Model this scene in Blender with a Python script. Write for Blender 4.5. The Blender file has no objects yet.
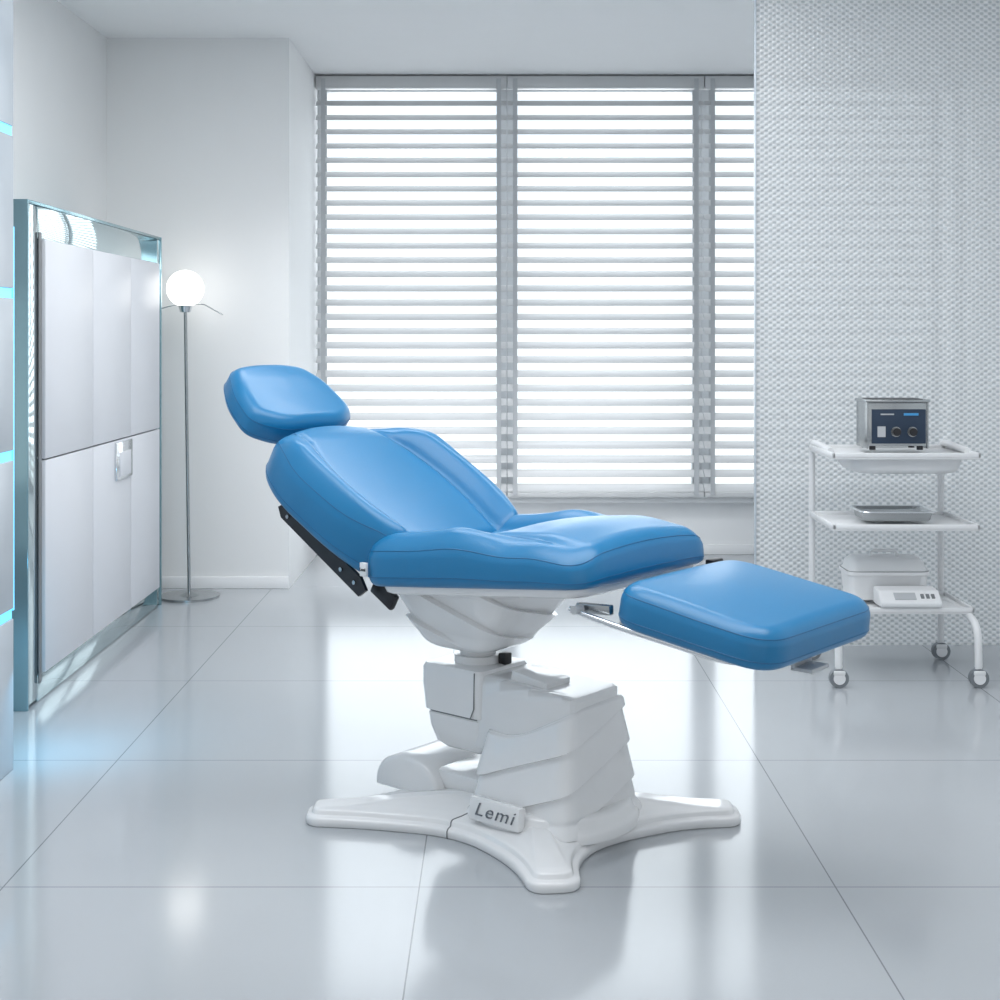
import bpy, bmesh, math, random
from mathutils import Vector, Matrix
random.seed(3)
S = bpy.context.scene
COL = S.collection
S.view_settings.view_transform = 'Standard'
S.view_settings.look = 'None'
S.view_settings.exposure = 0.0

# ------------------------------------------------------------------ materials
def mat(name, color, rough=0.5, metal=0.0, bump=0.0, bscale=200.0, emis=None, estr=0.0, coat=0.0, var=0.03, spec=0.5):
    m = bpy.data.materials.new(name); m.use_nodes = True
    nt = m.node_tree; b = nt.nodes['Principled BSDF']
    b.inputs['Roughness'].default_value = rough
    b.inputs['Metallic'].default_value = metal
    b.inputs['Specular IOR Level'].default_value = spec
    b.inputs['Coat Weight'].default_value = coat
    b.inputs['Coat Roughness'].default_value = 0.08
    tc = nt.nodes.new('ShaderNodeTexCoord')
    nz = nt.nodes.new('ShaderNodeTexNoise'); nz.inputs['Scale'].default_value = 6.0
    nt.links.new(tc.outputs['Object'], nz.inputs['Vector'])
    mx = nt.nodes.new('ShaderNodeMix'); mx.data_type = 'RGBA'
    mx.inputs[6].default_value = [x*(1-var) for x in color] + [1]
    mx.inputs[7].default_value = [min(1, x*(1+var)) for x in color] + [1]
    nt.links.new(nz.outputs['Fac'], mx.inputs[0])
    nt.links.new(mx.outputs[2], b.inputs['Base Color'])
    if bump > 0:
        n2 = nt.nodes.new('ShaderNodeTexNoise'); n2.inputs['Scale'].default_value = bscale
        nt.links.new(tc.outputs['Object'], n2.inputs['Vector'])
        bp = nt.nodes.new('ShaderNodeBump'); bp.inputs['Strength'].default_value = bump
        bp.inputs['Distance'].default_value = 0.002
        nt.links.new(n2.outputs['Fac'], bp.inputs['Height'])
        nt.links.new(bp.outputs['Normal'], b.inputs['Normal'])
    if emis:
        b.inputs['Emission Color'].default_value = list(emis)+[1]
        b.inputs['Emission Strength'].default_value = estr
    return m

M_vinyl = mat('blue_vinyl', (0.008, 0.185, 0.405), 0.32, bump=0.12, bscale=420, coat=0.06, spec=0.55)
M_pipe = mat('blue_piping', (0.008, 0.125, 0.29), 0.45)
M_abs = mat('white_abs_plastic', (0.86, 0.865, 0.87), 0.14, coat=0.5)
M_abs_d = mat('grey_plastic', (0.50, 0.52, 0.54), 0.35)
M_joint = mat('shadow_grey_joint', (0.20, 0.21, 0.22), 0.5)
M_black = mat('black_metal', (0.012, 0.012, 0.015), 0.35)
M_chrome = mat('chrome', (0.75, 0.77, 0.79), 0.12, 1.0)
M_logo = mat('silver_lettering', (0.24, 0.25, 0.27), 0.25, 0.9)
M_steel = mat('brushed_steel', (0.42, 0.44, 0.45), 0.25, 1.0, bump=0.05, bscale=90)
M_wall = mat('wall_paint', (0.83, 0.84, 0.845), 0.8, bump=0.05, bscale=120, var=0.01)
M_ceil = mat('ceiling_paint', (0.90, 0.91, 0.92), 0.85, var=0.01)
M_lacq = mat('white_lacquer', (0.73, 0.745, 0.785), 0.45, var=0.01, spec=0.35)
M_mirror = mat('polished_mirror_steel', (0.52, 0.62, 0.64), 0.05, 1.0)
M_glassedge = mat('teal_grey_metal_edge', (0.28, 0.44, 0.49), 0.12, 0.75)
M_blind = mat('blind_slat_white', (0.61, 0.62, 0.63), 0.55)
M_tape = mat('ladder_tape_grey', (0.50, 0.52, 0.54), 0.7)
M_frame = mat('window_frame_grey', (0.62, 0.64, 0.66), 0.5)
M_trol = mat('trolley_white_enamel', (0.80, 0.81, 0.82), 0.3)
M_rub = mat('caster_rubber_grey', (0.20, 0.22, 0.24), 0.5)
M_blue = mat('panel_dark_blue', (0.015, 0.035, 0.07), 0.4)
M_lblue = mat('display_blue', (0.04, 0.22, 0.45), 0.3, emis=(0.1,0.5,1), estr=0.15)
M_white = mat('white_plastic', (0.85, 0.86, 0.87), 0.4)
M_cyan = mat('cyan_light_strip', (0.2, 0.6, 0.8), 0.4, emis=(0.10, 0.52, 0.90), estr=1.1)
M_pglass = mat('white_backpainted_glass', (0.58, 0.64, 0.70), 0.2, coat=0.2)
M_globe = mat('opal_glass_globe', (1, 1, 1), 0.3, emis=(1.0, 0.975, 0.93), estr=3.7)
M_dark = mat('dark_gap', (0.07, 0.075, 0.08), 0.6)

def floor_mat():
    m = bpy.data.materials.new('glossy_floor_tiles'); m.use_nodes = True
    nt = m.node_tree; b = nt.nodes['Principled BSDF']; L = nt.links
    tc = nt.nodes.new('ShaderNodeTexCoord'); sx = nt.nodes.new('ShaderNodeSeparateXYZ')
    L.new(tc.outputs['Object'], sx.inputs[0])
    def M(op, a, bb=None):
        n = nt.nodes.new('ShaderNodeMath'); n.operation = op
        for i, v in enumerate((a, bb)):
            if v is None: continue
            if isinstance(v, (int, float)): n.inputs[i].default_value = v
            else: L.new(v, n.inputs[i])
        return n.outputs[0]
    T = 0.98
    def line(sock, off):
        f = M('FRACT', M('DIVIDE', M('ADD', sock, off), T))
        d = M('ABSOLUTE', M('SUBTRACT', f, 0.5))
        return M('GREATER_THAN', d, 0.5 - 0.0018)
    gx = line(sx.outputs[0], 0.19 + 9.8)
    gy = line(sx.outputs[1], -3.288 + 9.8)
    g = M('MAXIMUM', gx, gy)
    nz = nt.nodes.new('ShaderNodeTexNoise'); nz.inputs['Scale'].default_value = 1.2
    L.new(tc.outputs['Object'], nz.inputs['Vector'])
    c1 = nt.nodes.new('ShaderNodeMix'); c1.data_type = 'RGBA'
    c1.inputs[6].default_value = (0.41, 0.435, 0.46, 1); c1.inputs[7].default_value = (0.45, 0.475, 0.50, 1)
    L.new(nz.outputs['Fac'], c1.inputs[0])
    c2 = nt.nodes.new('ShaderNodeMix'); c2.data_type = 'RGBA'
    L.new(g, c2.inputs[0]); L.new(c1.outputs[2], c2.inputs[6]); c2.inputs[7].default_value = (0.20, 0.215, 0.23, 1)
    L.new(c2.outputs[2], b.inputs['Base Color'])
    b.inputs['Roughness'].default_value = 0.13
    b.inputs['Specular IOR Level'].default_value = 0.7
    return m
M_floor = floor_mat()

def panel_mat():
    m = bpy.data.materials.new('textured_translucent_acrylic'); m.use_nodes = True
    nt = m.node_tree; L = nt.links; nt.nodes.clear()
    out = nt.nodes.new('ShaderNodeOutputMaterial')
    tc = nt.nodes.new('ShaderNodeTexCoord'); sx = nt.nodes.new('ShaderNodeSeparateXYZ')
    L.new(tc.outputs['Object'], sx.inputs[0])
    def M(op, a, bb=None):
        n = nt.nodes.new('ShaderNodeMath'); n.operation = op
        for i, v in enumerate((a, bb)):
            if v is None: continue
            if isinstance(v, (int, float)): n.inputs[i].default_value = v
            else: L.new(v, n.inputs[i])
        return n.outputs[0]
    k = 2*math.pi/0.034
    k2 = 2*math.pi/0.024
    a = M('SINE', M('MULTIPLY', sx.outputs[0], k)); c = M('SINE', M('MULTIPLY', sx.outputs[2], k2))
    p = M('MULTIPLY', a, c)
    h = M('ADD', M('MULTIPLY', p, 0.5), 0.5)
    pr = nt.nodes.new('ShaderNodeBsdfPrincipled')
    mix = nt.nodes.new('ShaderNodeMix'); mix.data_type = 'RGBA'
    ss = nt.nodes.new('ShaderNodeMapRange'); ss.interpolation_type = 'SMOOTHSTEP'
    ss.inputs['From Min'].default_value = 0.20; ss.inputs['From Max'].default_value = 0.60
    L.new(h, ss.inputs['Value'])
    st = ss.outputs[0]
    L.new(st, mix.inputs[0])
    mix.inputs[6].default_value = (0.64, 0.67, 0.69, 1); mix.inputs[7].default_value = (0.97, 0.975, 0.98, 1)
    L.new(mix.outputs[2], pr.inputs['Base Color'])
    pr.inputs['Roughness'].default_value = 0.12
    pr.inputs['Specular IOR Level'].default_value = 1.0
    bp = nt.nodes.new('ShaderNodeBump'); bp.inputs['Strength'].default_value = 1.0; bp.inputs['Distance'].default_value = 0.007
    L.new(h, bp.inputs['Height']); L.new(bp.outputs[0], pr.inputs['Normal'])
    tl = nt.nodes.new('ShaderNodeBsdfTranslucent'); L.new(mix.outputs[2], tl.inputs['Color'])
    m1 = nt.nodes.new('ShaderNodeMixShader'); m1.inputs[0].default_value = 0.42
    L.new(pr.outputs[0], m1.inputs[1]); L.new(tl.outputs[0], m1.inputs[2])
    tr = nt.nodes.new('ShaderNodeBsdfTransparent'); tr.inputs['Color'].default_value = (0.97, 0.985, 0.99, 1)
    m2 = nt.nodes.new('ShaderNodeMixShader'); m2.inputs[0].default_value = 0.25
    L.new(m1.outputs[0], m2.inputs[1]); L.new(tr.outputs[0], m2.inputs[2])
    L.new(m2.outputs[0], out.inputs[0])
    return m
M_panel = panel_mat()

def glass_mat():
    m = bpy.data.materials.new('window_glass'); m.use_nodes = True
    nt = m.node_tree; L = nt.links; nt.nodes.clear()
    out = nt.nodes.new('ShaderNodeOutputMaterial')
    tr = nt.nodes.new('ShaderNodeBsdfTransparent'); tr.inputs['Color'].default_value = (0.97, 0.99, 1, 1)
    gl = nt.nodes.new('ShaderNodeBsdfGlossy'); gl.inputs['Roughness'].default_value = 0.05
    mx = nt.nodes.new('ShaderNodeMixShader'); mx.inputs[0].default_value = 0.05
    L.new(tr.outputs[0], mx.inputs[1]); L.new(gl.outputs[0], mx.inputs[2]); L.new(mx.outputs[0], out.inputs[0])
    return m
M_glass = glass_mat()

# ------------------------------------------------------------------ helpers
def link(o, parent=None):
    COL.objects.link(o)
    if parent: o.parent = parent
    return o

def mesh_obj(name, verts, faces, m, parent=None, smooth=True, angle=40):
    me = bpy.data.meshes.new(name); me.from_pydata([tuple(v) for v in verts], [], faces)
    bm = bmesh.new(); bm.from_mesh(me)
    bmesh.ops.recalc_face_normals(bm, faces=bm.faces)
    bm.to_mesh(me); bm.free()
    me.materials.append(m)
    if smooth:
        me.polygons.foreach_set('use_smooth', [True]*len(me.polygons))
        try: me.set_sharp_from_angle(angle=math.radians(angle))
        except Exception: pass
    o = bpy.data.objects.new(name, me)
    return link(o, parent)

def empty(name, loc, rotz=0.0, label=None, category=None, group=None):
    e = bpy.data.objects.new(name, None); e.location = loc; e.rotation_euler = (0, 0, rotz)
    e.empty_display_size = 0.1
    COL.objects.link(e)
    tag(e, label, category, group)
    return e

def tag(o, label=None, category=None, group=None, kind=None):
    if label: o['label'] = label
    if category: o['category'] = category
    if group: o['group'] = group
    if kind: o['kind'] = kind
    return o

def bm_box(bm, c, s, bevel=0.0, rot=None, seg=2):
    r = bmesh.ops.create_cube(bm, size=1.0)
    vs = r['verts']
    bmesh.ops.scale(bm, vec=Vector(s), verts=vs)
    if bevel > 0:
        es = list({e for v in vs for e in v.link_edges})
        rr = bmesh.ops.bevel(bm, geom=es, offset=bevel, segments=seg, affect='EDGES', profile=0.5)
        vs = list({v for f in rr['faces'] for v in f.verts} | {v for v in vs if v.is_valid})
    if rot is not None: bmesh.ops.rotate(bm, cent=(0, 0, 0), matrix=rot, verts=vs)
    bmesh.ops.translate(bm, vec=Vector(c), verts=vs)

def bm_cyl(bm, c, r, h, axis='Z', seg=32, r2=None):
    rr = bmesh.ops.create_cone(bm, cap_ends=True, segments=seg, radius1=r, radius2=r if r2 is None else r2, depth=h)
    vs = rr['verts']
    if axis == 'X': bmesh.ops.rotate(bm, cent=(0,0,0), matrix=Matrix.Rotation(math.pi/2, 3, 'Y'), verts=vs)
    if axis == 'Y': bmesh.ops.rotate(bm, cent=(0,0,0), matrix=Matrix.Rotation(math.pi/2, 3, 'X'), verts=vs)
    bmesh.ops.translate(bm, vec=Vector(c), verts=vs)

def bm_obj(name, bm, m, parent=None, angle=40):
    me = bpy.data.meshes.new(name); bm.to_mesh(me); bm.free()
    me.materials.append(m)
    me.polygons.foreach_set('use_smooth', [True]*len(me.polygons))
    try: me.set_sharp_from_angle(angle=math.radians(angle))
    except Exception: pass
    return link(bpy.data.objects.new(name, me), parent)

def box(name, c, s, m, parent=None, bevel=0.0, rot=None, seg=2):
    bm = bmesh.new(); bm_box(bm, c, s, bevel, rot, seg)
    return bm_obj(name, bm, m, parent)

def cyl(name, c, r, h, m, parent=None, axis='Z', r2=None, seg=32):
    bm = bmesh.new(); bm_cyl(bm, c, r, h, axis, seg, r2)
    return bm_obj(name, bm, m, parent)

def tube(name, pts, r, m, parent=None, closed=False, res=12, bez=0):
    P = [Vector(p) for p in pts]
    if bez:
        P = round_path(P, bez)
    n = len(P); verts = []; faces = []
    up = Vector((0, 0, 1)); prevN = None
    for i in range(n):
        if closed: t = (P[(i+1) % n]-P[i-1])
        else: t = P[min(i+1, n-1)]-P[max(i-1, 0)]
        t.normalize()
        if prevN is None:
            a = up if abs(t.z) < 0.9 else Vector((1, 0, 0))
            N = (a - t*a.dot(t)).normalized()
        else:
            N = (prevN - t*prevN.dot(t)).normalized()
        prevN = N; B = t.cross(N)
        for k in range(res):
            an = 2*math.pi*k/res
            verts.append(P[i]+(N*math.cos(an)+B*math.sin(an))*r)
    for i in range(n if closed else n-1):
        for k in range(res):
            a = i*res+k; b2 = i*res+(k+1) % res; j = ((i+1) % n)*res
            faces.append((a, b2, j+(k+1) % res, j+k))
    if not closed:
        faces.append(tuple(range(res))); faces.append(tuple((n-1)*res+k for k in range(res)))
    return mesh_obj(name, verts, faces, m, parent)

def round_path(P, r, seg=8):
    out = [P[0]]
    for i in range(1, len(P)-1):
        a = P[i-1]-P[i]; b = P[i+1]-P[i]
        ra = min(r, a.length*0.48); rb = min(r, b.length*0.48)
        p0 = P[i]+a.normalized()*ra; p2 = P[i]+b.normalized()*rb
        for k in range(seg+1):
            t = k/seg
            out.append(p0*(1-t)**2+P[i]*2*t*(1-t)+p2*t*t)
    out.append(P[-1]); return out

def round_poly(poly, r, N=160):
    P = [Vector(p) for p in poly]; n = len(P); out = []
    for i in range(n):
        rr = r[i] if isinstance(r, (list, tuple)) else r
        a = P[i-1]-P[i]; b = P[(i+1) % n]-P[i]
        ra = min(rr, a.length*0.5); rb = min(rr, b.length*0.5)
        p0 = P[i]+a.normalized()*ra; p2 = P[i]+b.normalized()*rb
        for k in range(11):
            t = k/10
            out.append(p0*(1-t)**2+P[i]*2*t*(1-t)+p2*t*t)
    L = [0]
    m = len(out)
    for i in range(m): L.append(L[-1]+(out[(i+1) % m]-out[i]).length)
    res = []; j = 0
    for k in range(N):
        d = L[-1]*k/N
        while L[j+1] < d: j += 1
        seg = L[j+1]-L[j]
        t = 0 if seg < 1e-9 else (d-L[j])/seg
        res.append(out[j].lerp(out[(j+1) % m], t))
    return res

def rrect(hx, hy, r, N):
    return round_poly([(-hx, -hy), (hx, -hy), (hx, hy), (-hx, hy)], r, N)

def normals2(O):
    N = len(O)
    area = sum(O[i].x*O[(i+1) % N].y-O[(i+1) % N].x*O[i].y for i in range(N))
    sg = 1 if area > 0 else -1
    out = []
    for i in range(N):
        t = (O[(i+2) % N]-O[i-2]).normalized(); out.append(Vector((t.y, -t.x))*sg)
    return out

def sm(a, b, x):
    t = max(0.0, min(1.0, (x-a)/(b-a))); return t*t*(3-2*t)

def cushion(name, poly, r, T, er, top, xf, m, parent, N=220, M=48, pipe_name='seam_piping', seams=(), kp=6):
    O = round_poly(poly, r, N)
    cen = sum(O, Vector((0, 0)))/N
    nor = normals2(O)
    rings = []
    def ins(d): return [O[i]-nor[i]*d for i in range(N)]
    for f in (0.15, 0.5, 0.8): rings.append(([cen+(p-cen)*f for p in ins(er)], 0.0))
    for k in range(6):
        a = k/5*math.pi/2
        rings.append((ins(er*0.5*(1-math.sin(a))), (er*0.5*(1-math.cos(a)))/T))
    K = 11; ptop = None
    for k in range(1, K+1):
        a = k/K*math.pi/2
        fr = 1-(er*(1-math.sin(a)))/T
        rings.append((ins(er*(1-math.cos(a))), fr))
        if k == kp: ptop = len(rings)-1
    base = rings[-1][0]
    for j in range(1, M):
        f = 1-j/M
        rings.append(([cen+(p-cen)*f for p in base], 1.0))
    verts = []; allp = []
    for pts, fr in rings:
        row = []
        for p in pts:
            h = fr*(T+top(p.x, p.y)) if fr > 0 else 0.0
            row.append(xf(p.x, p.y, h))
        allp.append(row); verts += row
    faces = []
    R = len(rings)
    for i in range(R-1):
        for k in range(N):
            k2 = (k+1) % N
            faces.append((i*N+k, i*N+k2, (i+1)*N+k2, (i+1)*N+k))
    c0 = len(verts); verts.append(xf(cen.x, cen.y, 0)); verts.append(xf(cen.x, cen.y, T+top(cen.x, cen.y)))
    for k in range(N):
        faces.append((c0, (k+1) % N, k)); faces.append((c0+1, (R-1)*N+k, (R-1)*N+(k+1) % N))
    o = mesh_obj(name, verts, faces, m, parent, angle=80)
    tube(pipe_name, allp[ptop], 0.0013, M_pipe, o, closed=True, res=6)
    tube(pipe_name, allp[8], 0.0013, M_pipe, o, closed=True, res=6)
    for path in seams:
        tube('stitched_seam', [xf(s, y, T+top(s, y)-0.0006) for s, y in path], 0.0013, M_pipe, o, res=6)
    return o

def loft(name, rings, m, parent, angle=50):
    N = len(rings[0]); verts = [v for r in rings for v in r]; faces = []
    for i in range(len(rings)-1):
        for k in range(N):
            k2 = (k+1) % N
            faces.append((i*N+k, i*N+k2, (i+1)*N+k2, (i+1)*N+k))
    faces.append(tuple(range(N))[::-1]); faces.append(tuple((len(rings)-1)*N+k for k in range(N)))
    return mesh_obj(name, verts, faces, m, parent, angle=angle)

def sup(hx, hy, n, N):
    out = []
    for k in range(N):
        a = 2*math.pi*k/N
        c, s = math.cos(a), math.sin(a)
        out.append((hx*math.copysign(abs(c)**(2/n), c), hy*math.copysign(abs(s)**(2/n), s)))
    return out

def text_mesh(name, txt, size, ext, m, parent, loc, rot, shear=0.0, off=0.0006, sx=1.0, space=1.0):
    cu = bpy.data.curves.new(name+'_c', 'FONT'); cu.body = txt; cu.size = size; cu.extrude = ext; cu.shear = shear
    cu.align_x = 'CENTER'; cu.align_y = 'CENTER'; cu.offset = off; cu.space_character = space
    t = bpy.data.objects.new(name+'_t', cu); COL.objects.link(t)
    dg = bpy.context.evaluated_depsgraph_get()
    me = bpy.data.meshes.new_from_object(t.evaluated_get(dg))
    bpy.data.objects.remove(t)
    for v in me.vertices: v.co.x *= sx
    me.materials.clear(); me.materials.append(m)
    o = bpy.data.objects.new(name, me); o.location = loc; o.rotation_euler = rot
    return link(o, parent)

# ------------------------------------------------------------------ room shell
H = 2.825; XL = -2.02; XR = 2.75; YB = 8.30; Y0 = -0.6
tag(box('floor', ((XL+XR)/2, (Y0+YB)/2+.1, -0.05), (XR-XL+.4, YB-Y0+.6, 0.1), M_floor), kind='structure')
tag(box('ceiling', ((XL+XR)/2, (Y0+YB)/2+.1, H+0.05), (XR-XL+.4, YB-Y0+.6, 0.1), M_ceil), kind='structure')
tag(box('wall_left', (XL-0.06, (Y0+YB)/2, H/2), (0.12, YB-Y0, H), M_wall), kind='structure')
tag(box('wall_right', (XR+0.06, (Y0+YB)/2, H/2), (0.12, YB-Y0, H), M_wall), kind='structure')
tag(box('wall_corner', ((XL-1.083)/2, (7.17+YB)/2, H/2), (-1.083-XL, YB-7.17, H), M_wall), kind='structure')
ZS = 0.34
tag(box('wall_back', ((-1.083+XR)/2, YB+0.06, ZS/2), (XR+1.083, 0.16, ZS), M_white), kind='structure')
tag(box('baseboard_corner', ((XL-1.083)/2, 7.163, 0.03), (-1.083-XL, 0.014, 0.06), M_white, bevel=0.003), kind='structure')
tag(box('baseboard_back', ((-1.083+XR)/2, YB-0.027, 0.03), (XR+1.083, 0.014, 0.06), M_white, bevel=0.003), kind='structure')
tag(box('trim_1', ((-1.083+XR)/2, YB-0.02, ZS-0.01), (XR+1.083, 0.14, 0.035), M_white, bevel=0.005), kind='structure')
tag(box('trim_2', ((-1.083+XR)/2, YB-0.02, H-0.01), (XR+1.083, 0.16, 0.02), M_frame), kind='structure')

edges = [-1.083, 0.041, 1.195, 2.75]
for i in range(3):
    x0, x1 = edges[i], edges[i+1]
    w = tag(empty('window_%d' % (i+1), ((x0+x1)/2, YB+0.03, ZS)), kind='structure')
    hw = (x1-x0)/2
    bm = bmesh.new()
    hh = H-0.02-ZS
    for sx in (-1, 1): bm_box(bm, (sx*(hw-0.026), 0, hh/2), (0.052, 0.07, hh), 0.004)
    for zz in (0.03, hh-0.03): bm_box(bm, (0, 0, zz), (x1-x0, 0.068, 0.06), 0.004)
    bm_obj('window_frame', bm, M_frame, w)
    box('glass_pane', (0, 0.02, hh/2), (x1-x0-0.10, 0.006, hh-0.08), M_glass, w)

blind_x = [(-1.078, 0.038), (0.044, 1.192), (1.198, 2.60)]
for x0, x1 in blind_x:
    b = empty('venetian_blind', ((x0+x1)/2, 8.19, ZS+0.01), label='wide white venetian blind lowered over a tall bright window', category='blind', group='venetian blinds on the windows')
    W = x1-x0; top = H-0.012-ZS-0.01
    box('headrail', (0, 0, top-0.035), (W, 0.07, 0.07), M_blind, b, bevel=0.003)
    bm = bmesh.new(); z = 0.055; R = Matrix.Rotation(math.radians(31), 3, 'X')
    while z < top-0.09:
        vs = []
        for k, (yy, zz) in enumerate([(-0.036, 0), (-0.012, 0.002), (0.012, 0.002), (0.036, 0)]):
            for xx in (-W/2, W/2):
                v = R @ Vector((0, yy, zz)); vs.append((bm.verts.new((xx, v.y, v.z+z+0.0015)), bm.verts.new((xx, v.y, v.z+z-0.0015))))
        for k in range(3):
            a, b2, c, d = vs[2*k], vs[2*k+1], vs[2*k+3], vs[2*k+2]
            bm.faces.new((a[0], b2[0], c[0], d[0])); bm.faces.new((a[1], d[1], c[1], b2[1]))
        bm.faces.new((vs[0][0], vs[0][1], vs[1][1], vs[1][0])); bm.faces.new((vs[6][0], vs[7][0], vs[7][1], vs[6][1]))
        z += 0.0835
    bm_obj('slats', bm, M_blind, b)
    box('bottom_rail', (0, 0, 0.015), (W, 0.06, 0.03), M_blind, b, bevel=0.004)
    for sx in (-1, 1):
        for sy in (-1, 1):
            box('ladder_tape', (sx*(W/2-0.045), sy*0.037, top/2), (0.026, 0.0015, top-0.03), M_tape, b)

# textured translucent partition
pt = empty('room_divider', (1.073, 5.85, 0), label='floor-to-ceiling translucent divider with embossed bubble texture', category='room divider')
box('textured_panel', (0.80, 0, H/2), (1.60, 0.012, H-0.004), M_panel, pt)
box('edge_profile', (-0.004, 0, H/2), (0.008, 0.02, H-0.004), M_pglass, pt, bevel=0.002)

# glass partition with cyan light seams
gp = empty('glass_partition', (-1.478, 3.55, 0), label='pale back-painted glass partition with glowing cyan light joints', category='partition')
zs = [0.0, 0.467, 0.94, 1.425, 1.91, 2.395, H]
for i in range(6):
    z0, z1 = zs[i]+(0.015 if i else 0), zs[i+1]-0.015
    box('glass_panel', (0, 0, (z0+z1)/2), (0.044, 1.26, z1-z0), M_pglass, gp, bevel=0.003)
for z in zs[1:-1]: box('light_seam', (0, 0, z), (0.036, 1.25, 0.029), M_cyan, gp)
box('light_edge', (0.006, 0.636, 1.05), (0.028, 0.012, 1.15), M_cyan, gp)

# ------------------------------------------------------------------ cabinet
ca = empty('wardrobe_cabinet', (-1.65, 5.775, 0), label='tall white lacquer cabinet framed in polished steel', category='cabinet')
HW = 0.955; CT = 1.77
box('body', (-0.19, 0, 0.06+(CT-0.07)/2), (0.355, 2*HW-0.03, CT-0.075), M_mirror, ca, bevel=0.003)
box('end_panel', (-0.175, -HW+0.006, CT/2), (0.39, 0.012, CT), M_glassedge, ca, bevel=0.002)
box('end_panel', (-0.175, HW-0.006, CT/2), (0.39, 0.012, CT), M_glassedge, ca, bevel=0.002)
box('top_panel', (-0.175, 0, CT-0.006), (0.388, 2*HW-0.026, 0.012), M_glassedge, ca, bevel=0.002)
box('steel_stile', (0.004, -HW+0.065, CT/2), (0.02, 0.105, CT-0.026), M_mirror, ca, bevel=0.002)
box('steel_stile', (0.004, HW-0.040, CT/2), (0.02, 0.056, CT-0.026), M_mirror, ca, bevel=0.002)
box('steel_rail', (0.004, 0.025, CT-0.070), (0.02, 2*HW-0.19, 0.115), M_mirror, ca, bevel=0.002)
box('steel_rail', (0.004, 0.025, 0.048), (0.02, 2*HW-0.19, 0.092), M_mirror, ca, bevel=0.002)
box('plinth', (-0.19, 0, 0.030), (0.34, 2*HW-0.03, 0.058), M_mirror, ca)
box('painted_reflection_strip', (0.0155, -HW+0.140, CT/2-0.02), (0.004, 0.026, CT-0.17), M_joint, ca)  # solid dark strip painted in for the dark slatted reflection beside the stile
ys = [-HW+0.16, -0.210, 0.365, HW-0.075]
for i in range(3):
    for (z0, z1) in ((0.098, 0.852), (0.858, 1.640)):
        d = box('door', (0.014, (ys[i]+ys[i+1])/2, (z0+z1)/2), (0.028, ys[i+1]-ys[i]-0.006, z1-z0), M_lacq, ca, bevel=0.0015)
        if i == 1 and z0 < 0.5:
            yh = ys[2]-0.14
            box('handle', (0.033, yh, 0.765), (0.012, 0.25, 0.160), M_chrome, d, bevel=0.004)
            box('handle_recess', (0.041, yh, 0.750), (0.006, 0.17, 0.105), M_lacq, d, bevel=0.002)

# ------------------------------------------------------------------ floor lamp
fl = empty('floor_lamp', (-1.540, 6.92, 0), label='slim chrome floor lamp with a glowing white glass globe', category='lamp')
bm = bmesh.new(); bm_cyl(bm, (0, 0, 0.006), 0.148, 0.012, seg=64); bm_cyl(bm, (0, 0, 0.02), 0.05, 0.016, seg=48, r2=0.012)
bm_obj('lamp_base', bm, M_steel, fl)
tube('pole', [(0, 0, 0.01), (-0.010, 0, 0.7), (-0.020, 0, 1.43)], 0.0085, M_steel, fl)
cyl('lamp_socket', (-0.020, 0, 1.43), 0.026, 0.035, M_chrome, fl, r2=0.036)
bm = bmesh.new(); bmesh.ops.create_uvsphere(bm, u_segments=48, v_segments=24, radius=0.091)
bmesh.ops.translate(bm, vec=(-0.020, 0, 1.530), verts=bm.verts)
bm_obj('lamp_globe', bm, M_globe, fl)
tube('dimmer_rod', [(-0.13, -0.04, 1.43), (-0.022, -0.03, 1.46), (0.08, -0.02, 1.45), (0.17, -0.02, 1.40)], 0.0028, M_steel, fl)

# ------------------------------------------------------------------ treatment chair
TH = math.radians(-40)
ch = empty('treatment_chair', (0.07, 3.75, 0), TH, label='blue upholstered reclining treatment chair on a white electric pedestal', category='treatment chair')

def star():
    P = []; R = []
    feet = [(-0.45, -0.378), (0.37, -0.348), (0.44, 0.365), (-0.42, 0.35)]
    mids = [(-0.04, -0.222), (0.275, -0.03), (0.02, 0.215), (-0.34, 0.0)]
    for i, f in enumerate(feet):
        d = Vector(f).normalized(); p = Vector((-d.y, d.x)); F = Vector(f)
        P.append(F-d*0.16-p*0.078); R.append(0.09)
        P.append(F-p*0.060); R.append(0.045)
        P.append(F+p*0.060); R.append(0.045)
        P.append(F-d*0.16+p*0.078); R.append(0.09)
        P.append(Vector(mids[i])); R.append(0.12)
    return round_poly(P, R, 400)
O = star(); on = normals2(O); rings = []
for d, z in ((0.002, 0.0), (-0.001, 0.004), (-0.001, 0.018), (0.002, 0.023), (0.006, 0.025), (0.014, 0.027), (0.016, 0.029), (0.018, 0.037), (0.021, 0.040), (0.026, 0.042)):
    rings.append([Vector((O[i].x-on[i].x*d, O[i].y-on[i].y*d, z)) for i in range(len(O))])
b0 = rings[-1]
for f, z in ((0.94, 0.044), (0.88, 0.046), (0.80, 0.050), (0.72, 0.056), (0.66, 0.0585), (0.60, 0.064), (0.5, 0.069), (0.4, 0.072), (0.2, 0.072), (0.05, 0.072)):
    rings.append([Vector((p.x*f, p.y*f, z)) for p in b0])
bpl = loft('base_plate', rings, M_abs, ch, angle=60)
js = min((i for i in range(len(O)) if O[i].y < 0), key=lambda i: abs(O[i].x+0.060))
tube('base_joint', [r[js]+Vector((0, -0.0002, 0.0002)) for r in rings[:14]], 0.0018, M_joint, bpl, res=8)
prof = []
for k in range(25):
    a = math.pi*k/24
    prof.append((-0.325-0.12*math.cos(a), 0.04+0.095*max(0, math.sin(a))**0.75))
ringsH = []
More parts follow.
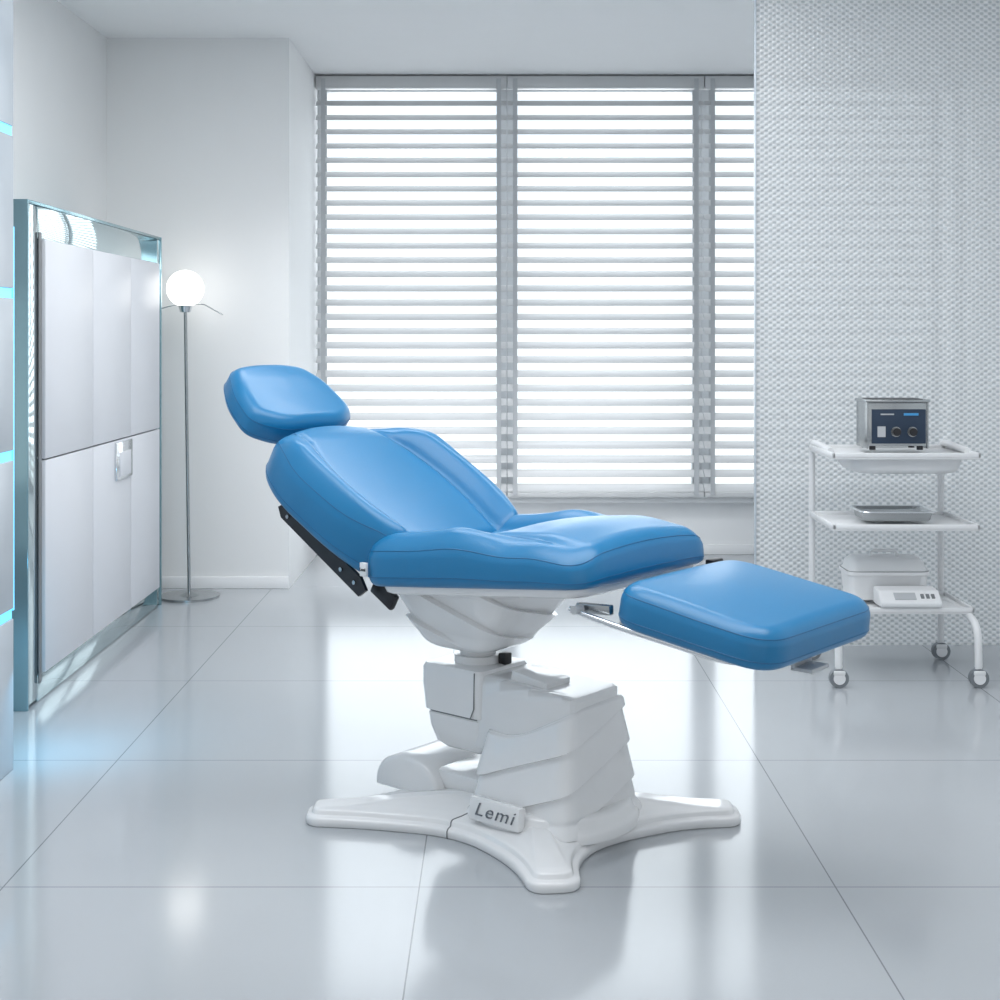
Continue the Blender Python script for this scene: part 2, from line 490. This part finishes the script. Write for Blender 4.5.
for t in (-1.0, -0.97, -0.9, -0.5, 0, 0.5, 0.9, 0.97, 1.0):
    sc = 0.86 if abs(t) == 1 else (0.95 if abs(t) == 0.97 else 1.0)
    ringsH.append([Vector((-0.325+(x+0.325)*sc, t*0.13, 0.04+(z-0.04)*sc)) for x, z in prof])
loft('motor_cover', ringsH, M_abs, ch)
box('base_link', (-0.15, 0, 0.085), (0.2, 0.2, 0.06), M_abs, ch, bevel=0.02)

fr_ = [(0.0, 0.215), (0.02, 0.213), (0.028, 0.208), (0.034, 0.200), (0.050, 0.194), (0.056, 0.188), (0.058, 0.17)]
rings = []
for z, r in fr_:
    rings.append([Vector((0.10+a*r/0.2, b*r/0.2, 0.030+z)) for a, b in sup(0.200, 0.195, 2.3, 160)])
loft('column_flange', rings, M_abs, ch, angle=50)

# lift column: moulded body with crisp swept ridges
N = 480; rings = []; NZ = 420; CX = 0.095
O2 = rrect(1.0, 1.0, 0.30, N)
def col_off(w):
    P_ = 0.100
    f = (w-0.040)/P_; k = math.floor(f); fr = f-k
    st = 0.03
    ramp = (1-fr) if fr < 1-st else st*(1-(fr-1+st)/st)+(fr-1+st)/st
    return 0.0105*ramp
for iz in range(NZ+1):
    t = iz/NZ
    hx = 0.164-0.022*t; hy = 0.168-0.044*t
    e = (1-sm(0, 0.16, t)); hx += e*0.016; hy += e*0.016
    O_ = [Vector((p.x*hx, p.y*hy)) for p in O2]; nn = normals2(O_)
    row = []
    for p, nv in zip(O_, nn):
        q = p.x*0.766+p.y*0.643
        zt = 0.255+0.095*sm(-0.14, 0.08, q)
        z = 0.045+(zt-0.045)*t
        off = col_off(z-0.48*q)
        off *= sm(0.10, 0.16, t)
        if t > 0.975: off -= 0.006*((t-0.975)/0.025)**2
        row.append(Vector((CX+p.x+nv.x*off, p.y+nv.y*off, z)))
    rings.append(row)
top = rings[-1]
for s_, dz in ((0.985, 0.002), (0.95, 0.003), (0.8, 0.003), (0.3, 0.003)):
    rings.append([Vector((CX+(v.x-CX)*s_, v.y*s_, v.z+dz)) for v in top])
loft('lift_column', rings, M_abs, ch, angle=35)

# horizontal arm: long box running over the column
rings = []
for u, z0, z1, hy in ((-0.13, 0.195, 0.386, 0.078), (-0.10, 0.19, 0.391, 0.090), (0.0, 0.21, 0.390, 0.112), (0.10, 0.25, 0.386, 0.116), (0.205, 0.28, 0.380, 0.112), (0.226, 0.29, 0.376, 0.104), (0.234, 0.30, 0.366, 0.092)):
    rings.append([Vector((u, p.x, (z0+z1)/2+p.y)) for p in rrect(hy, (z1-z0)/2, 0.009, 96)])
loft('lift_arm', rings, M_abs, ch, angle=30)
box('arm_cap', (0.07, -0.025, 0.392), (0.12, 0.10, 0.03), M_abs, ch, bevel=0.004, rot=Matrix.Rotation(math.radians(8), 3, 'Y'))
rings = []
for z, hx, hy, cx in ((0.165, 0.055, 0.05, -0.155), (0.170, 0.073, 0.07, -0.160), (0.185, 0.088, 0.085, -0.168), (0.23, 0.098, 0.094, -0.175), (0.262, 0.100, 0.096, -0.178), (0.267, 0.095, 0.091, -0.178), (0.272, 0.105, 0.102, -0.178), (0.34, 0.110, 0.106, -0.18), (0.388, 0.110, 0.106, -0.18), (0.399, 0.104, 0.100, -0.18), (0.402, 0.09, 0.085, -0.18)):
    rings.append([Vector((cx+p.x, p.y, z)) for p in rrect(hx, hy, 0.024, 96)])
ec = loft('arm_end_cover', rings, M_abs, ch, angle=35)
tube('cover_joint', rings[5], 0.003, M_joint, ec, closed=True, res=6)
tube('cover_joint', [(-0.092, -0.1062, 0.396), (-0.094, -0.1062, 0.30), (-0.108, -0.1045, 0.272)], 0.0018, M_joint, ec, res=6)
bm = bmesh.new()
bm_cyl(bm, (-0.17, 0, 0.43), 0.05, 0.07, seg=48); bm_cyl(bm, (-0.17, 0, 0.412), 0.066, 0.02, seg=48)
bm_obj('swivel_neck', bm, M_abs, ch)
box('limit_switch', (-0.09, 0.02, 0.415), (0.025, 0.03, 0.03), M_black, ch, bevel=0.003)

# underbody housing with swept folds
rings = []; OB = rrect(1.0, 1.0, 0.55, 280)
for k in range(161):
    t = k/160
    z = 0.440+0.200*t
    e = t**0.45
    hx = 0.064+0.172*e; hy = 0.062+0.140*e; cx = -0.182+0.032*e
    O_ = [Vector((p.x*hx, p.y*hy)) for p in OB]; nn = normals2(O_)
    row = []
    for p, nv in zip(O_, nn):
        q = p.x*0.766+p.y*0.643
        f = (z+0.42*q-0.445)/0.090; fr = f-math.floor(f)
        st = 0.05
        ramp = fr if fr < 1-st else (1-st)*(1-(fr-1+st)/st)
        off = 0.018*(1-ramp)*sm(0.08, 0.28, t)*(1-sm(0.86, 0.98, t))
        row.append(Vector((cx+p.x-nv.x*off, p.y-nv.y*off, z)))
    rings.append(row)
loft('underbody_shell', rings, M_abs, ch, angle=45)

# seat
sa = math.radians(5.5)
def seat_xf(s, y, n):
    return Vector((-0.322+s*math.cos(sa)-n*math.sin(sa), y, 0.628+s*math.sin(sa)+n*math.cos(sa)))
SL = 0.735
def seat_yl(s): return 0.180+0.060*sm(0.20, 0.64, s)
def seat_top(s, y):
    a = abs(y); yl = seat_yl(s)
    fade = (1-sm(0.28, 0.50, s))
    wing = 0.036*sm(yl-0.01, yl+0.05, a)*fade*sm(-0.10, 0.08, s)
    wing -= 0.020*sm(0.25, 0.315, a)*fade
    dip = -0.014*(1-sm(yl-0.09, yl+0.02, a))*fade
    edge = -0.022*sm(0.20, 0.30, a)*sm(0.30, 0.55, s)
    crown = 0.034*max(0, 1-(y/0.33)**2)*sm(0.14, 0.46, s)
    roll = -0.034*sm(0.55, 0.75, s)
    seam = -0.006*math.exp(-((a-yl)/0.011)**2)*sm(0.0, 0.08, s)*(1-sm(0.58, 0.68, s))
    return wing+crown+roll+seam+edge+dip+0.010*sm(0.20, 0.45, s)
sp = [[(s*0.01, sg*seat_yl(s*0.01)) for s in range(3, 62)] for sg in (-1, 1)]
cushion('seat_cushion', [(0, -0.312), (0.3, -0.308), (SL, -0.290), (SL, 0.290), (0.3, 0.308), (0, 0.312)], [0.085, 0.2, 0.08, 0.08, 0.2, 0.085], 0.102, 0.046, seat_top, seat_xf, M_vinyl, ch, N=380, M=90, seams=sp, kp=4)
rings = []
for n, d in ((-0.024, 0.03), (-0.022, 0.012), (-0.016, 0.004), (-0.004, 0.0), (0.002, 0.0)):
    rings.append([seat_xf(p.x, p.y, n) for p in round_poly([(0.04+d, -0.285+d), (SL-0.03-d, -0.268+d), (SL-0.03-d, 0.268-d), (0.04+d, 0.285-d)], 0.06, 120)])
loft('seat_pan', rings, M_abs, ch)

# backrest
ba = math.radians(30)
def back_xf(s, y, n):
    return Vector((-0.300-s*math.cos(ba)+n*math.sin(ba), y, 0.628+s*math.sin(ba)+n*math.cos(ba)))
def back_wl(s): return 0.175+0.035*math.sin(min(1, max(0, s/0.50))*math.pi)-0.030*sm(0.42, 0.62, s)
def back_top(s, y):
    a = abs(y); wl = back_wl(s)
    bol = 0.052*sm(wl-0.012, wl+0.060, a)*(1-sm(0.42, 0.60, s))
    bol -= 0.032*sm(0.275, 0.33, a)
    pan = 0.008*max(0, 1-(a/wl)**2)
    seam = -0.009*math.exp(-((a-wl)/0.011)**2)*(1-sm(0.56, 0.62, s))
    roll = -0.028*sm(0.50, 0.66, s)
    return bol+seam+roll+pan+0.012
bp2 = [[(s*0.01, sg*back_wl(s*0.01)) for s in range(2, 60)] for sg in (-1, 1)]
cushion('backrest_cushion', [(-0.02, -0.262), (0.14, -0.320), (0.40, -0.328), (0.53, -0.280), (0.61, -0.17), (0.635, -0.05), (0.635, 0.05), (0.61, 0.17), (0.53, 0.280), (0.40, 0.328), (0.14, 0.320), (-0.02, 0.262)],
        [0.05, 0.1, 0.08, 0.06, 0.06, 0.05, 0.05, 0.06, 0.06, 0.08, 0.1, 0.05], 0.110, 0.044, back_top, back_xf, M_vinyl, ch, N=380, M=90, seams=bp2, kp=4)
rings = []
for n, d in ((-0.02, 0.02), (-0.018, 0.008), (-0.01, 0.0), (0.003, 0.0)):
    rings.append([back_xf(p.x, p.y, n) for p in round_poly([(0.02+d, -0.24+d), (0.40, -0.265+d), (0.60-d, -0.1), (0.60-d, 0.1), (0.40, 0.265-d), (0.02+d, 0.24-d)], 0.08, 120)])
loft('backrest_shell', rings, M_abs, ch)
for sy in (-1, 1):
    P = [(0.03, -0.055), (0.395, -0.050), (0.42, -0.03), (0.40, -0.004), (0.05, -0.006), (0.015, -0.025)]
    y0 = sy*0.272; y1 = sy*0.282
    vs = [back_xf(s, y0, n) for s, n in P]+[back_xf(s, y1, n) for s, n in P]
    k = len(P)
    fs = [tuple(range(k)), tuple(range(k, 2*k))]+[(i, (i+1) % k, k+(i+1) % k, k+i) for i in range(k)]
    r_ = mesh_obj('side_rail', vs, fs, M_black, ch, smooth=False)
    for s in (0.06, 0.12, 0.37):
        cyl('bolt', back_xf(s, sy*0.284, -0.03), 0.006, 0.006, M_steel, r_, 'Y', seg=20)
    box('hinge_bracket', (-0.30, sy*0.235, 0.602), (0.09, 0.02, 0.045), M_black, ch, bevel=0.006, rot=Matrix.Rotation(math.radians(30), 3, 'Y'))

# headrest
ha = math.radians(38)
def head_xf(s, y, n):
    return Vector((-0.968-s*math.cos(ha)+(n-0.045)*math.sin(ha), y, 1.087+s*math.sin(ha)+(n-0.045)*math.cos(ha)))
def head_top(s, y):
    a = abs(y)
    return 0.016*(1-(y/0.2)**2)-0.003*math.exp(-(s/0.08)**2)*(1-sm(0.03, 0.14, a))-0.012*sm(0.05, 0.16, s)
cushion('headrest_cushion', [(-0.152, -0.12), (-0.095, -0.212), (0.03, -0.200), (0.142, -0.145), (0.155, -0.07), (0.155, 0.07), (0.142, 0.145), (0.03, 0.200), (-0.095, 0.212), (-0.152, 0.12)],
        [0.045]*10, 0.090, 0.040, head_top, head_xf, M_vinyl, ch, N=220, M=40, kp=2)
rings = []
for n, d in ((-0.012, 0.01), (-0.006, 0), (0.004, 0)):
    rings.append([head_xf(p.x, p.y, n) for p in round_poly([(-0.1+d, -0.1+d), (0.09-d, -0.09+d), (0.09-d, 0.09-d), (-0.1+d, 0.1-d)], 0.04, 80)])
loft('headrest_plate', rings, M_abs, ch)
for sy in (-0.05, 0.05):
    tube('headrest_bar', [back_xf(0.40, sy, -0.025), back_xf(0.60, sy, -0.025), head_xf(-0.06, sy, -0.012), head_xf(0.02, sy, -0.012)], 0.008, M_chrome, ch, bez=0.04)
tube('push_handle', [back_xf(0.42, -0.22, -0.022), back_xf(0.53, -0.235, -0.03), back_xf(0.58, -0.14, -0.035), back_xf(0.58, 0.14, -0.035), back_xf(0.53, 0.235, -0.03), back_xf(0.42, 0.22, -0.022)], 0.010, M_abs, ch, bez=0.06)

# footrest
fa = math.radians(-7.5)
def foot_xf(s, y, n):
    return Vector((0.450+s*math.cos(fa)-n*math.sin(fa), y, 0.626+s*math.sin(fa)+n*math.cos(fa)))
def foot_top(s, y):
    return 0.018*max(0, 1-(y/0.29)**2)*math.sin(max(0, min(1, s/0.43))*math.pi)+0.010*(1-sm(0, 0.3, s))
cushion('footrest_cushion', [(0, -0.268), (0.435, -0.278), (0.435, 0.278), (0, 0.272)], 0.095, 0.090, 0.042, foot_top, foot_xf, M_vinyl, ch, kp=4)
rings = []
for n, d in ((-0.010, 0.004), (-0.008, 0.0), (-0.002, 0.0), (0.001, 0.0)):
    rings.append([foot_xf(p.x, p.y, n) for p in round_poly([(0.0+d, -0.225+d), (0.34-d, -0.225+d), (0.34-d, 0.225-d), (0.0+d, 0.225-d)], 0.03, 100)])
loft('footrest_plate', rings, M_abs_d, ch)
for sy in (-1, 1):
    tube('under_rail', [foot_xf(-0.11, sy*0.256, 0.006), foot_xf(0.02, sy*0.256, 0.0), foot_xf(0.30, sy*0.250, -0.002), foot_xf(0.33, sy*0.23, -0.004)], 0.007, M_chrome, ch, bez=0.02)
    box('footrest_hinge', (0.392, sy*0.225, 0.648), (0.10, 0.020, 0.024), M_steel, ch, bevel=0.004, rot=Matrix.Rotation(math.radians(-3), 3, 'Y'))
    cyl('hinge_pin', (0.365, sy*0.258, 0.648), 0.010, 0.030, M_abs_d, ch, 'Y', seg=24)
box('release_lever', (0.418, 0.275, 0.700), (0.028, 0.05, 0.018), M_black, ch, bevel=0.005)
bm = bmesh.new()
bm_box(bm, (0.842, -0.005, 0.538), (0.055, 0.085, 0.010), 0.003); bm_box(bm, (0.820, -0.005, 0.562), (0.012, 0.085, 0.055), 0.003)
bm_obj('footrest_latch', bm, M_abs_d, ch)
box('extension_rail', foot_xf(0.12, 0.0, -0.028), (0.42, 0.10, 0.03), M_abs_d, ch, bevel=0.006, rot=Matrix.Rotation(-fa, 3, 'Y'))

tg = box('fabric_tag', (-0.300, -0.313, 0.678), (0.022, 0.010, 0.036), M_white, ch, bevel=0.001)
text_mesh('tag_lettering', 'Lemi', 0.011, 0.0004, M_dark, tg, (-0.300, -0.3185, 0.678), (math.radians(90), 0, 0))
lp = box('logo_plate', (0.068, -0.202, 0.083), (0.165, 0.026, 0.058), M_abs, ch, bevel=0.003, rot=Matrix.Rotation(math.radians(-6), 3, 'X'), seg=2)
text_mesh('logo_lettering', 'Lemi', 0.048, 0.0012, M_logo, lp, (0.068, -0.2160, 0.0850), (math.radians(84), 0, 0), shear=0.3, off=-0.0003, sx=1.25, space=1.15)

# ------------------------------------------------------------------ trolley
tr = empty('medical_trolley', (1.507, 5.37, 0), label='white three-tier equipment trolley on casters', category='trolley')
hx = 0.258
for sx in (-1, 1):
    tube('rear_post', [(sx*hx, 0.22, 0.075), (sx*hx, 0.22, 0.872), (sx*hx, 0.12, 0.872), (sx*hx, -0.10, 0.862)], 0.013, M_trol, tr, bez=0.06)
    tube('front_leg', [(sx*(hx-0.02), 0.10, 0.262), (sx*(hx-0.01), -0.06, 0.255), (sx*hx, -0.215, 0.235), (sx*hx, -0.222, 0.075)], 0.014, M_trol, tr, bez=0.13)
def shelf(z, x0, x1, y0, y1):
    bm = bmesh.new()
    bm_box(bm, ((x0+x1)/2, (y0+y1)/2, z-0.006), (x1-x0, y1-y0, 0.012), 0.004)
    for yy in (y0+0.006, y1-0.006): bm_box(bm, ((x0+x1)/2, yy, z+0.002), (x1-x0, 0.012, 0.022), 0.004)
    for xx in (x0+0.006, x1-0.006): bm_box(bm, (xx, (y0+y1)/2, z+0.002), (0.012, y1-y0, 0.022), 0.004)
    return bm_obj('shelf', bm, M_trol, tr)
shelf(0.85, -0.275, 0.275, -0.20, 0.20)
shelf(0.585, -0.272, 0.272, -0.20, 0.20)
shelf(0.265, -0.272, 0.272, -0.14, 0.20)
rings = []
for z, hx_, hy_ in ((0.780, 0.17, 0.13), (0.785, 0.19, 0.145), (0.80, 0.205, 0.155), (0.838, 0.215, 0.16), (0.843, 0.225, 0.17)):
    rings.append([Vector((a+0.02, b-0.01, z)) for a, b in sup(hx_, hy_, 6, 80)])
loft('drawer_tray', rings, M_trol, tr)
for (cx, cy) in ((-hx, 0.22), (hx, 0.22), (-hx, -0.222), (hx, -0.222)):
    bm = bmesh.new()
    bm_cyl(bm, (cx, cy, 0.068), 0.012, 0.02)
    bm_box(bm, (cx, cy, 0.055), (0.045, 0.035, 0.02), 0.006)
    c = bm_obj('caster', bm, M_trol, tr)
    cyl('caster_wheel', (cx, cy, 0.0355), 0.0350, 0.026, M_rub, c, 'Y', seg=40)
    cyl('wheel_hub', (cx, cy, 0.0355), 0.022, 0.032, M_white, c, 'Y')

uc = empty('ultrasonic_cleaner', (1.505, 5.36, 0.864), label='small stainless steel ultrasonic cleaner with two dials', category='ultrasonic cleaner')
bm = bmesh.new()
bm_box(bm, (0, 0, 0.098), (0.225, 0.15, 0.166), 0.004)
for sx in (-1, 1): bm_box(bm, (sx*0.114, 0, 0.096), (0.006, 0.158, 0.180), 0.002)
bm_obj('housing', bm, M_steel, uc)
box('rim', (0, 0, 0.186), (0.245, 0.17, 0.010), M_steel, uc, bevel=0.003)
box('tank_opening', (0, 0, 0.1915), (0.20, 0.125, 0.003), M_dark, uc)
for sx in (-1, 1):
    for sy in (-1, 1): cyl('rubber_foot', (sx*0.09, sy*0.055, 0.008), 0.012, 0.016, M_black, uc, seg=16)
box('control_panel', (0.004, -0.0765, 0.090), (0.205, 0.004, 0.130), M_blue, uc, bevel=0.001)
box('display', (0.050, -0.0795, 0.136), (0.055, 0.003, 0.009), M_lblue, uc)
box('panel_stripe', (-0.040, -0.0795, 0.136), (0.05, 0.003, 0.005), M_abs_d, uc)
box('label_plate', (-0.062, -0.0795, 0.070), (0.030, 0.003, 0.040), M_abs_d, uc)
for dx in (-0.008, 0.054):
    k = cyl('dial', (dx, -0.081, 0.070), 0.019, 0.006, M_steel, uc, 'Y', seg=40)
    cyl('dial_knob', (dx, -0.089, 0.070), 0.015, 0.020, M_black, k, 'Y')

it = empty('instrument_tray', (1.50, 5.34, 0.598), label='shallow rectangular stainless steel instrument tray with lid', category='tray')
rings = []
for z, a_, b_ in ((0.0, 0.120, 0.080), (0.004, 0.125, 0.084), (0.030, 0.130, 0.090), (0.032, 0.142, 0.100), (0.036, 0.142, 0.100), (0.036, 0.128, 0.088), (0.026, 0.120, 0.080)):
    rings.append([Vector((p.x, p.y, z)) for p in rrect(a_, b_, 0.022, 80)])
loft('tray_body', rings, M_steel, it)
tube('tray_rim', [Vector((p.x, p.y, 0.036)) for p in rrect(0.140, 0.098, 0.024, 80)], 0.004, M_chrome, it, closed=True, res=8)

sb = empty('storage_box', (1.495, 5.44, 0.279), label='white plastic sterilising box with rounded lid', category='box')
rings = []
for z, a_, b_ in ((0, 0.135, 0.07), (0.005, 0.145, 0.078), (0.095, 0.153, 0.085), (0.099, 0.160, 0.09), (0.110, 0.160, 0.09), (0.114, 0.154, 0.085)):
    rings.append([Vector((p.x, p.y, z)) for p in rrect(a_, b_, 0.035, 80)])
loft('box_body', rings, M_white, sb)
rings = []
for z, a_, b_ in ((0.114, 0.15, 0.082), (0.145, 0.142, 0.076), (0.158, 0.128, 0.066), (0.162, 0.10, 0.05)):
    rings.append([Vector((p.x, p.y, z)) for p in rrect(a_, b_, 0.04, 80)])
loft('box_lid', rings, M_white, sb)
tube('lid_handle', [(-0.05, 0, 0.16), (-0.05, 0, 0.182), (0.05, 0, 0.182), (0.05, 0, 0.16)], 0.006, M_white, sb, bez=0.02)
tube('lid_joint', [Vector((p.x, p.y, 0.112)) for p in rrect(0.156, 0.087, 0.035, 80)], 0.002, M_joint, sb, closed=True, res=6)

cd = empty('control_unit', (1.54, 5.285, 0.279), label='small white benchtop control unit with sloped keypad', category='medical device')
vs = []
for x in (-0.115, 0.115):
    for y, z in ((-0.065, 0.0), (-0.07, 0.020), (-0.02, 0.058), (0.050, 0.064), (0.050, 0.0)): vs.append((x, y, z))
fs = [(0, 1, 2, 3, 4), (5, 9, 8, 7, 6)]+[(i, (i+1) % 5, 5+(i+1) % 5, 5+i) for i in range(5)]
o = mesh_obj('unit_housing', vs, fs, M_white, cd, smooth=False)
bv = o.modifiers.new('bevel', 'BEVEL'); bv.width = 0.008; bv.segments = 3
rx = Matrix.Rotation(math.atan2(0.038, 0.05), 3, 'X')
box('screen', (-0.02, -0.0455, 0.0400), (0.08, 0.034, 0.004), M_abs_d, cd, rot=rx)
for dx in (0.045, 0.065, 0.085):
    box('key', (dx, -0.0455, 0.0400), (0.012, 0.020, 0.005), M_joint, cd, rot=rx)

# ------------------------------------------------------------------ world + lights
w = bpy.data.worlds.new('sky'); S.world = w; w.use_nodes = True
nt = w.node_tree; L = nt.links; bg = nt.nodes['Background']
tc = nt.nodes.new('ShaderNodeTexCoord'); sx = nt.nodes.new('ShaderNodeSeparateXYZ'); L.new(tc.outputs['Generated'], sx.inputs[0])
mr = nt.nodes.new('ShaderNodeMapRange'); mr.inputs['From Min'].default_value = 0.0; mr.inputs['From Max'].default_value = 0.9
mr.inputs['To Min'].default_value = 0.90; mr.inputs['To Max'].default_value = 1.45
L.new(sx.outputs[1], mr.inputs['Value'])
L.new(mr.outputs[0], bg.inputs['Strength'])
cr = nt.nodes.new('ShaderNodeValToRGB'); L.new(sx.outputs[2], cr.inputs[0])
cr.color_ramp.elements[0].position = 0.0; cr.color_ramp.elements[0].color = (0.98, 0.99, 1, 1)
cr.color_ramp.elements[1].position = 0.22; cr.color_ramp.elements[1].color = (0.74, 0.79, 0.83, 1)
L.new(cr.outputs[0], bg.inputs['Color'])

def area(name, loc, size, size_y, power, color, rot=(0, 0, 0), spread=180):
    l = bpy.data.lights.new(name, 'AREA'); l.shape = 'RECTANGLE'; l.size = size; l.size_y = size_y
    l.energy = power; l.color = color; l.spread = math.radians(spread)
    o = bpy.data.objects.new(name, l); o.location = loc; o.rotation_euler = rot; COL.objects.link(o); return o
area('added_ceiling_fill', (0.2, 3.2, 2.80), 3.2, 1.4, 58, (0.98, 0.99, 1))  # added fill light out of view, no ceiling fixture behind it
area('added_ceiling_fill', (-0.2, 5.2, 2.80), 2.2, 0.8, 30, (0.98, 0.99, 1))  # second added fill, also without a fixture, for the rear of the room
area('added_wall_fill', (0.0, 6.1, 2.72), 2.0, 0.25, 7, (0.97, 0.985, 1), (math.radians(31), 0, 0), 55)  # added fill to whiten the wall below the sill, not a fixture
area('window_daylight', (0.6, 8.9, 1.9), 3.6, 2.6, 72, (0.96, 0.98, 1), (math.radians(-90), 0, 0))
area('added_cyan_spill', (-1.40, 4.30, 0.35), 0.25, 0.25, 1.5, (0.15, 0.65, 1.0), (math.radians(25), math.radians(10), 0))  # added light that carries the glow of the cyan joints onto the floor

# ------------------------------------------------------------------ camera
cam = bpy.data.cameras.new('camera'); co = bpy.data.objects.new('camera', cam); COL.objects.link(co)
co.location = (0, 0, 1.3); co.rotation_euler = (math.radians(90), 0, 0)
cam.sensor_width = 36; cam.lens = 50.26; cam.shift_y = -0.165; cam.clip_end = 100
S.camera = co
